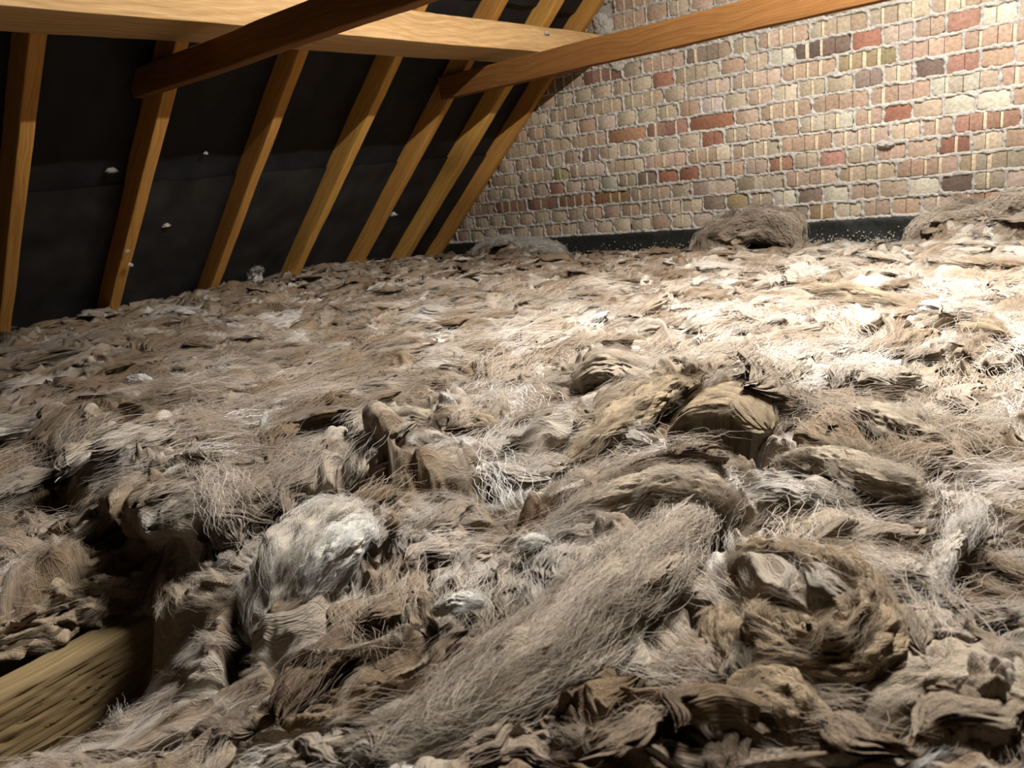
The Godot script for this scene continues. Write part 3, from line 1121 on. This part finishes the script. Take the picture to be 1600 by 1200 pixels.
func tufts(t: Node3D) -> void:
	var q := RandomNumberGenerator.new()
	q.seed = 991
	var kinds := 10
	var where := []
	var tint := []
	for k in kinds:
		where.append([])
		tint.append([])
	var fluff := []
	var fluff_tint := []
	for k in 5:
		fluff.append([])
		fluff_tint.append([])
	for k in 3400:
		var s := spot(q, 0.45, 4.9, 1.1, 0.07)
		var f := frame_on(s.x, s.z, s.y, q, 0.5)
		if not inside(f.origin + Vector3(0, 0.03, 0)):
			continue
		var len_ := clampf(q.randfn(0.105, 0.04), 0.045, 0.21) * clampf(0.3 + s.y * 0.6, 0.5, 1.25)
		var wide := q.randf_range(0.75, 1.5)
		f.basis = f.basis.rotated(f.basis.z.normalized(), q.randfn(0.0, 0.10)).rotated(f.basis.x.normalized(), q.randfn(0.0, 0.18))
		f.basis = Basis(f.basis.x * len_, f.basis.y * len_ * q.randf_range(0.7, 1.25) * clampf(1.2 - s.y * 0.22, 0.42, 1.0), f.basis.z * len_ * wide)
		f.origin.y -= len_ * 0.01
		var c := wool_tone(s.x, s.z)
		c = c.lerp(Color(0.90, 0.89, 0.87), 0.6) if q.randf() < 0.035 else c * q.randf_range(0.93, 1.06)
		var kd := q.randi() % kinds
		where[kd].append(f)
		tint[kd].append(c.srgb_to_linear())
		# a skin of fine fibres over it
		if s.y < 3.2 and (s.y > 0.62 or k % 3 == 0):
			var h := f
			h.origin += f.basis.y * 0.075
			h.basis = Basis(f.basis.x * 1.05, f.basis.y * 0.9, f.basis.z * 1.1)
			kd = q.randi() % 5
			fluff[kd].append(h)
			fluff_tint[kd].append(c.lerp(Color(0.88, 0.85, 0.79), q.randf_range(0.0, 0.35)).srgb_to_linear())
	for k in 5:
		many("tuft_fibres", wisp_mesh(900 + k, 40, 0.0022, 0.11, 0.10), M.hair, fluff[k], fluff_tint[k], t)
	for k in kinds:
		many("tuft", tuft_mesh(700 + k), M.fibre, where[k], tint[k], t)
	# loose fibres
	for set_ in [[8, 44, 0.0026, 0.075, 0.10, 8500, 0.37, 4.6, 1.15, 0.028, 0.068], [4, 8, 0.0036, 0.03, 0.30, 400, 0.75, 3.2, 1.2, 0.025, 0.06]]:
		var kn: int = set_[0]
		where = []
		tint = []
		for k in kn:
			where.append([])
			tint.append([])
		for k in int(set_[5]):
			var s := spot(q, set_[6], set_[7], set_[8])
			if s.y < 0.55 and k % 3 > 0:
				continue
			var f := frame_on(s.x, s.z, s.y, q, 0.5)
			if not inside(f.origin + Vector3(0, 0.03, 0)):
				continue
			var len_ := q.randf_range(set_[9], set_[10]) * clampf(s.y * 1.1, 0.5, 1.0)
			f.basis = f.basis.rotated(f.basis.z.normalized(), q.randfn(0.05, 0.22))
			f.basis = f.basis.scaled_local(Vector3(len_, len_, len_))
			f.origin.y += 0.002
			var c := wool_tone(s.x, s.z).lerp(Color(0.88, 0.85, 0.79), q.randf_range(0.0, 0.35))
			var kd := q.randi() % kn
			where[kd].append(f)
			tint[kd].append(c.srgb_to_linear())
		for k in kn:
			many("loose_fibres", wisp_mesh(810 + k + kn * 20, set_[1], set_[2], set_[3], set_[4]), M.hair, where[k], tint[k], t)

# ------------------------------------------------------------------ torn pieces lying on the wool
func spline(p: Array, f: float) -> Vector3:
	var n := p.size() - 1
	var t := clampf(f, 0.0, 1.0) * n
	var k := mini(int(t), n - 1)
	t -= k
	var a := pt(p, k - 1)
	var b := pt(p, k)
	var c := pt(p, k + 1)
	var d := pt(p, k + 2)
	return 0.5 * (2.0 * b + (c - a) * t + (2.0 * a - 5.0 * b + 4.0 * c - d) * t * t + (3.0 * b - a - 3.0 * c + d) * t * t * t)

func pt(p: Array, k: int) -> Vector3:
	var q: Array = p[clampi(k, 0, p.size() - 1)]
	return Vector3(q[0], q[1], q[2])

# A torn length of wool along a path, wide and tall as given, with a skin of fine fibres.
func clump(called: String, label: String, group: String, path: Array, wide: float, tall: float, s: int, tone: Color, rough := 0.35, blunt := 0.6, wisps := 60, wisp_len := 0.05) -> Node3D:
	var nn := noise(s, 1.0, 3)
	var at := pt(path, path.size() / 2)
	var t := thing(called, label, "insulation", at, group)
	var nu := 72
	var nv := 90
	var v := PackedVector3Array()
	var uv := PackedVector2Array()
	var col := PackedColorArray()
	var length := 0.0
	for k in path.size() - 1:
		length += pt(path, k).distance_to(pt(path, k + 1))
	var q := RandomNumberGenerator.new()
	q.seed = s
	var turn := nn.get_noise_2d(2.0, 2.0) * 3.0
	for j in nv:
		var f := j / float(nv - 1)
		var c := spline(path, f)
		var d := (spline(path, f + 0.02) - spline(path, f - 0.02)).normalized()
		var side := d.cross(Vector3.UP).normalized()
		var up := side.cross(d).normalized()
		var body := pow(sin(PI * clampf(f, 0.003, 0.997)), blunt)
		for i in nu:
			var a := TAU * i / nu
			var ca := cos(a)
			var sa := sin(a)
			var L := f * length / wide
			var g := 1.0 + rough * (1.1 * nn.get_noise_3d(L * 0.5, ca * 0.9 + turn, sa * 0.9) + 0.8 * (soft(nn.get_noise_3d(L * 0.8 + 30.0, ca * 2.6, sa * 2.6)) - 0.2) + 0.30 * nn.get_noise_3d(L * 1.5 + 60.0, ca * 8.0, sa * 8.0) + 0.07 * nn.get_noise_3d(L * 6.0, ca * 16.0, sa * 16.0))
			var along := nn.get_noise_3d(ca * 2.0, sa * 2.0, f * 2.0 + 9.0) * 0.25 * wide * absf(2.0 * f - 1.0)
			v.append(c - at + side * (ca * wide * g * body) + up * (sa * tall * g * body) + d * along)
			uv.append(Vector2(f * length + s * 0.17, a / TAU * (wide + tall) * 3.0 + s * 0.29))
			var tn := tone * (1.0 + 0.10 * nn.get_noise_3d(L, ca * 3.0 + 5.0, sa * 3.0))
			col.append(tn.srgb_to_linear())
	put("wool", grid_mesh(v, nu, nv, uv, col, true), M.fibre, t)
	var where := []
	var tint := []
	for k in wisps:
		var j := q.randi_range(6, nv - 7)
		var i := q.randi_range(0, nu - 1)
		var p := v[j * nu + i]
		var c := spline(path, j / float(nv - 1)) - at
		var d := (v[(j + 5) * nu + i] - v[(j - 5) * nu + i]).normalized()
		var o := (p - c).normalized()
		d = d.rotated(o, q.randfn(0.0, 0.35))
		o = (o - d * o.dot(d)).normalized()
		var b := Basis(d, o, d.cross(o)).scaled_local(Vector3.ONE * wisp_len * q.randf_range(0.7, 1.3))
		where.append(Transform3D(b, p + o * 0.0005))
		tint.append((tone * q.randf_range(0.9, 1.08)).srgb_to_linear())
	if wisps:
		many("surface_fibres", M.wisp, M.hair, where, tint, t)
	return t

func pieces() -> void:
	M.wisp = wisp_mesh(950, 36, 0.0026, 0.07, 0.10)
	var beige := Color(0.74, 0.69, 0.625)
	var brown := Color(0.67, 0.60, 0.51)
	var white := Color(0.90, 0.89, 0.87)
	var tan_ := Color(0.70, 0.635, 0.545)
	# the nose that droops towards the viewer
	clump("wool_tongue", "big pale drooping tongue of wool beside the dark cleft, left of centre in the foreground", "", [[-0.735, -0.425, -0.600], [-0.735, -0.392, -0.520], [-0.715, -0.392, -0.445], [-0.690, -0.418, -0.395], [-0.672, -0.455, -0.362]], 0.050, 0.034, 11, Color(0.84, 0.81, 0.77), 0.45, 0.45, 150, 0.05)
	clump("wool_fold", "whitish fold lying against the right side of the drooping wool tongue", "", [[-0.685, -0.390, -0.530], [-0.660, -0.376, -0.475], [-0.655, -0.388, -0.425], [-0.660, -0.428, -0.382]], 0.022, 0.020, 12, white, 0.45, 0.6, 60, 0.04)
	clump("wool_peak", "small upright brown peak of wool rising beside the exposed joist in mid picture", "", [[-0.765, -0.440, -0.615], [-0.748, -0.405, -0.63], [-0.738, -0.368, -0.640]], 0.024, 0.022, 13, tan_, 0.4, 0.5, 40, 0.03)
	clump("wool_roll", "thick crumpled roll of wool curled round at lower right", "", [[-0.265, -0.405, -0.63], [-0.222, -0.376, -0.615], [-0.168, -0.372, -0.600], [-0.130, -0.378, -0.560], [-0.148, -0.385, -0.515], [-0.198, -0.392, -0.530], [-0.205, -0.395, -0.560]], 0.026, 0.030, 14, brown, 0.6, 0.4, 170, 0.035)
	clump("wool_roll", "lower lip of wool under the crumpled curled roll at lower right", "", [[-0.215, -0.405, -0.520], [-0.180, -0.402, -0.495], [-0.135, -0.402, -0.505], [-0.100, -0.405, -0.560]], 0.022, 0.020, 15, beige, 0.6, 0.5, 90, 0.035)
	clump("wool_clump", "bean-shaped lump of wool sunk in the dark cleft left of the curled roll", "", [[-0.250, -0.418, -0.575], [-0.236, -0.412, -0.530], [-0.214, -0.432, -0.485]], 0.020, 0.026, 16, brown, 0.3, 0.5, 40, 0.03)
	clump("wool_sheaf", "long combed sheaf of fibres running diagonally up the middle foreground", "", [[-0.415, -0.425, -0.30], [-0.385, -0.412, -0.36], [-0.362, -0.400, -0.44], [-0.343, -0.392, -0.555], [-0.350, -0.400, -0.69], [-0.372, -0.415, -0.75]], 0.034, 0.022, 17, beige, 0.5, 0.5, 340, 0.075)
	clump("wool_fold", "dark-mouthed fold of wool at the top end of the long combed sheaf", "", [[-0.500, -0.410, -0.640], [-0.455, -0.388, -0.682], [-0.393, -0.378, -0.742], [-0.345, -0.384, -0.757], [-0.330, -0.410, -0.772]], 0.026, 0.020, 18, beige, 0.5, 0.5, 110, 0.045)
	clump("wool_edge", "turned-back edge of quilt running away from the fold towards the bright patch", "", [[-0.615, -0.430, -0.815], [-0.592, -0.396, -0.90], [-0.577, -0.380, -1.02], [-0.563, -0.380, -1.13], [-0.470, -0.404, -1.11]], 0.030, 0.020, 19, tan_, 0.5, 0.5, 120, 0.05)
	clump("wool_arch", "arched flap of wool over the large black hollow in mid floor", "", [[-0.535, -0.430, -1.050], [-0.485, -0.376, -1.055], [-0.430, -0.370, -1.070], [-0.385, -0.410, -1.060]], 0.055, 0.012, 20, tan_, 0.4, 0.4, 60, 0.04)
	clump("wool_clump", "rounded lump of wool above the dark slot in mid floor", "", [[-0.825, -0.412, -1.190], [-0.778, -0.378, -1.215], [-0.709, -0.382, -1.240], [-0.620, -0.412, -1.225]], 0.058, 0.020, 21, beige, 0.5, 0.5, 80, 0.05)
	clump("wool_clump", "elongated tan lump of wool just left of the small dark hole", "", [[-1.025, -0.415, -0.795], [-0.980, -0.388, -0.825], [-0.931, -0.388, -0.858], [-0.900, -0.412, -0.888]], 0.032, 0.020, 22, beige, 0.5, 0.5, 70, 0.045)
	clump("wool_clump", "long yellowish tan lump of wool lying in front of the small dark hole", "", [[-0.960, -0.415, -0.865], [-0.882, -0.395, -0.872], [-0.798, -0.389, -0.876], [-0.775, -0.412, -0.892]], 0.024, 0.018, 23, tan_, 0.45, 0.5, 70, 0.045)
	clump("wool_fold", "soft ridge of wool with a brown underside on the right of the floor", "", [[-0.310, -0.415, -1.185], [-0.229, -0.388, -1.092], [-0.180, -0.394, -1.062], [-0.160, -0.424, -1.110]], 0.034, 0.018, 24, beige, 0.4, 0.5, 70, 0.05)
	clump("wool_fold", "pale twin-stranded ridge of wool just right of the dark pit", "", [[-0.335, -0.425, -0.970], [-0.261, -0.394, -0.927], [-0.180, -0.398, -0.896], [-0.160, -0.424, -0.945]], 0.026, 0.016, 25, beige, 0.5, 0.5, 70, 0.05)
	clump("wool_clump", "big soft rounded lump of wool in the lower right corner", "", [[-0.115, -0.420, -0.475], [-0.080, -0.400, -0.515], [-0.045, -0.395, -0.545], [0.000, -0.40, -0.56]], 0.036, 0.024, 26, beige, 0.5, 0.5, 40, 0.03)
	clump("wool_clump", "brown pointed lump of wool at the bottom edge below the curled roll", "", [[-0.215, -0.432, -0.400], [-0.182, -0.396, -0.452], [-0.148, -0.398, -0.455], [-0.130, -0.430, -0.430]], 0.026, 0.020, 27, brown, 0.5, 0.5, 24, 0.025)
	clump("wool_strand", "white strand of fibre streaking down the right side of the foreground", "", [[-0.094, -0.395, -0.60], [-0.099, -0.388, -0.675], [-0.091, -0.388, -0.771], [-0.084, -0.400, -0.86]], 0.0065, 0.004, 28, Color(0.82, 0.79, 0.75), 0.6, 0.6, 34, 0.055)
	clump("wool_strand", "twisted wisp hanging from the front edge of the turned-up flap on the left", "", [[-0.965, -0.362, -0.50], [-0.938, -0.360, -0.44], [-0.955, -0.395, -0.405], [-0.995, -0.430, -0.42]], 0.020, 0.015, 29, beige, 0.5, 0.6, 60, 0.045)
	clump("wool_strand", "long low rope of fibre lying across the bright far floor on the right", "", [[-0.760, -0.425, -2.14], [-0.646, -0.400, -2.125], [-0.488, -0.400, -2.09], [-0.350, -0.425, -2.00]], 0.030, 0.016, 30, tan_, 0.4, 0.6, 60, 0.07)
	clump("wool_fold", "small arched fold with an ochre hollow near the right edge of the photo", "", [[-0.225, -0.425, -1.735], [-0.172, -0.396, -1.70], [-0.130, -0.425, -1.715]], 0.030, 0.012, 31, tan_, 0.3, 0.5, 40, 0.05)
	clump("white_tuft", "bright white tuft with a thin upturned tail on the left flap", "", [[-1.185, -0.375, -0.640], [-1.165, -0.366, -0.655], [-1.140, -0.362, -0.675], [-1.128, -0.345, -0.690]], 0.014, 0.009, 32, white, 0.5, 0.5, 24, 0.025)
	clump("white_tuft", "small white tuft at the far left of the floor", "", [[-2.02, -0.395, -0.85], [-1.98, -0.388, -0.862], [-1.94, -0.395, -0.88]], 0.020, 0.014, 33, white, 0.5, 0.5, 20, 0.03)
	clump("white_tuft", "largest clean white tuft on the bright floor towards the right edge", "", [[-0.335, -0.412, -1.94], [-0.298, -0.402, -1.926], [-0.255, -0.412, -1.91]], 0.030, 0.014, 34, Color(0.95, 0.95, 0.95), 0.4, 0.5, 20, 0.04)
	clump("white_tuft", "oval white tuft just above the long combed sheaf", "", [[-0.492, -0.396, -0.572], [-0.477, -0.390, -0.584], [-0.462, -0.396, -0.596]], 0.011, 0.006, 35, white, 0.4, 0.5, 20, 0.02)
	clump("white_tuft", "whitish rolled tuft in the left foreground near the dark cleft", "", [[-0.500, -0.405, -0.440], [-0.475, -0.392, -0.452], [-0.452, -0.395, -0.466]], 0.010, 0.008, 36, white, 0.4, 0.5, 24, 0.02)
	clump("wool_bank", "lumpy wool banked along the left side of the bare joist in the lower left corner", "", [[-1.015, -0.478, -0.08], [-1.012, -0.458, -0.18], [-1.010, -0.456, -0.28], [-0.990, -0.462, -0.36], [-0.955, -0.468, -0.43]], 0.040, 0.036, 37, Color(0.66, 0.60, 0.52), 0.8, 0.4, 220, 0.035)
	# pieces heaped against the gable
	M.wisp = wisp_mesh(951, 30, 0.010, 0.10, 0.16)
	clump("wool_heap", "ragged heap of torn wool leaning against the brick wall, hollow at its left end", "wool heaps along the brick wall", [[-1.46, -0.46, -3.33], [-1.44, -0.375, -3.36], [-1.30, -0.345, -3.38], [-1.16, -0.345, -3.40], [-1.06, -0.43, -3.38]], 0.085, 0.060, 41, Color(0.66, 0.60, 0.53), 1.0, 0.4, 260, 0.10)
	clump("wool_heap", "torn flap standing up at the left end of the ragged heap by the brick wall", "wool heaps along the brick wall", [[-1.385, -0.475, -3.27], [-1.405, -0.40, -3.29], [-1.42, -0.335, -3.33]], 0.045, 0.030, 42, Color(0.60, 0.53, 0.45), 0.9, 0.4, 110, 0.09)
	clump("wool_heap", "broad heap of wool piled up the brick wall at the right edge of the photo", "wool heaps along the brick wall", [[-0.62, -0.45, -3.30], [-0.50, -0.385, -3.36], [-0.34, -0.365, -3.38], [-0.20, -0.35, -3.38], [0.0, -0.37, -3.36]], 0.11, 0.055, 43, Color(0.72, 0.66, 0.59), 1.0, 0.5, 300, 0.10)
	clump("wool_heap", "thin greyish wisps of wool fluffed up against the brick wall beside the last rafter", "wool heaps along the brick wall", [[-2.95, -0.43, -3.36], [-2.78, -0.375, -3.40], [-2.55, -0.385, -3.42], [-2.33, -0.43, -3.40]], 0.075, 0.035, 44, Color(0.80, 0.77, 0.72), 0.9, 0.5, 260, 0.11)
	clump("wool_curl", "small white curl of wool standing up at the eaves against the black felt", "", [[-3.205, -0.345, -2.07], [-3.218, -0.315, -2.08], [-3.21, -0.280, -2.08], [-3.15, -0.268, -2.08]], 0.022, 0.014, 45, white, 0.5, 0.6, 16, 0.04)

# ------------------------------------------------------------------ small things
func flecks() -> void:
	var white := Color(0.90, 0.89, 0.86)
	# fluff caught on the felt and the timbers: [x, y, z, size, what it hangs on]
	var un := Vector3(sin(SLOPE), -cos(SLOPE), 0)
	for f in [[-2.754, 0.195, -1.301, 0.011, "white fleck of fluff on the black felt in the leftmost open bay"], [-2.985, -0.012, -1.570, 0.009, "pale fleck on the black felt just right of the dark tie beam's rafter"], [-2.713, 0.232, -1.648, 0.005, "tiny pale fleck high on the felt below the dark tie beam"], [-3.005, -0.145, -1.400, 0.007, "fluff caught low on the rafter under the dark tie beam"], [-2.945, -0.088, -1.375, 0.005, "small speck of fluff above the other on the rafter under the dark tie beam"], [-2.965, -0.104, -2.803, 0.010, "wisp of fluff hanging from the rafter behind the lit tie beam's end"]]:
		var at := Vector3(f[0], f[1], f[2])
		var sz: float = f[3]
		var p := [[at.x - sz * 0.8, at.y - sz * 0.4, at.z + sz], [at.x, at.y, at.z], [at.x + sz * 0.4, at.y - sz * 0.3, at.z - sz]]
		var c := clump("fluff_fleck", f[4], "flecks of fluff caught on the roof", p, sz * 0.55, sz * 0.45, int(sz * 9000.0) + int(at.z * -50.0), white, 0.5, 0.5, 8, sz * 2.0)
		c.set_meta("category", "fluff")
	var k := clump("fluff_fleck", "white fleck of plaster stuck on the pale face of the purlin", "", [[-2.036, 0.600, -3.045], [-2.033, 0.605, -3.027], [-2.036, 0.602, -3.010]], 0.009, 0.006, 77, white, 0.5, 0.5, 0)
	k.set_meta("category", "plaster")
	# pale crumbs of old mortar and dust lying along the damp strip
	var q := RandomNumberGenerator.new()
	q.seed = 5150
	var crumb := lathe([[0.0, -0.6], [0.5, -0.45], [0.8, 0.05], [0.45, 0.5], [0.0, 0.6]], 6)
	var cm := StandardMaterial3D.new()
	cm.vertex_color_use_as_albedo = true
	cm.roughness = 1.0
	var where := []
	var tint := []
	for n in 900:
		var c: Array = [[-1.72, 0.16], [-0.90, 0.10], [-0.74, 0.07], [-2.2, 0.35], [-1.05, 0.10]][q.randi() % 5]
		var x: float = q.randfn(c[0], c[1])
		var y := -0.475 + absf(q.randfn(0.0, 0.035))
		if y > -0.375:
			continue
		var sz := q.randf_range(0.0012, 0.0042)
		where.append(Transform3D(Basis.from_euler(Vector3(q.randf() * 6.0, q.randf() * 6.0, 0)).scaled(Vector3.ONE * sz), Vector3(x, y, GABLE + 0.018 + q.randf() * 0.006)))
		tint.append(Color(0.70, 0.70, 0.58).lerp(Color(0.80, 0.78, 0.70), q.randf()).srgb_to_linear())
	var o := thing("dust_crumbs", "pale greenish crumbs of mortar dust clinging along the black damp strip", "dust", Vector3.ZERO)
	o.set_meta("kind", "stuff")
	many("crumbs", crumb, cm, where, tint, o)
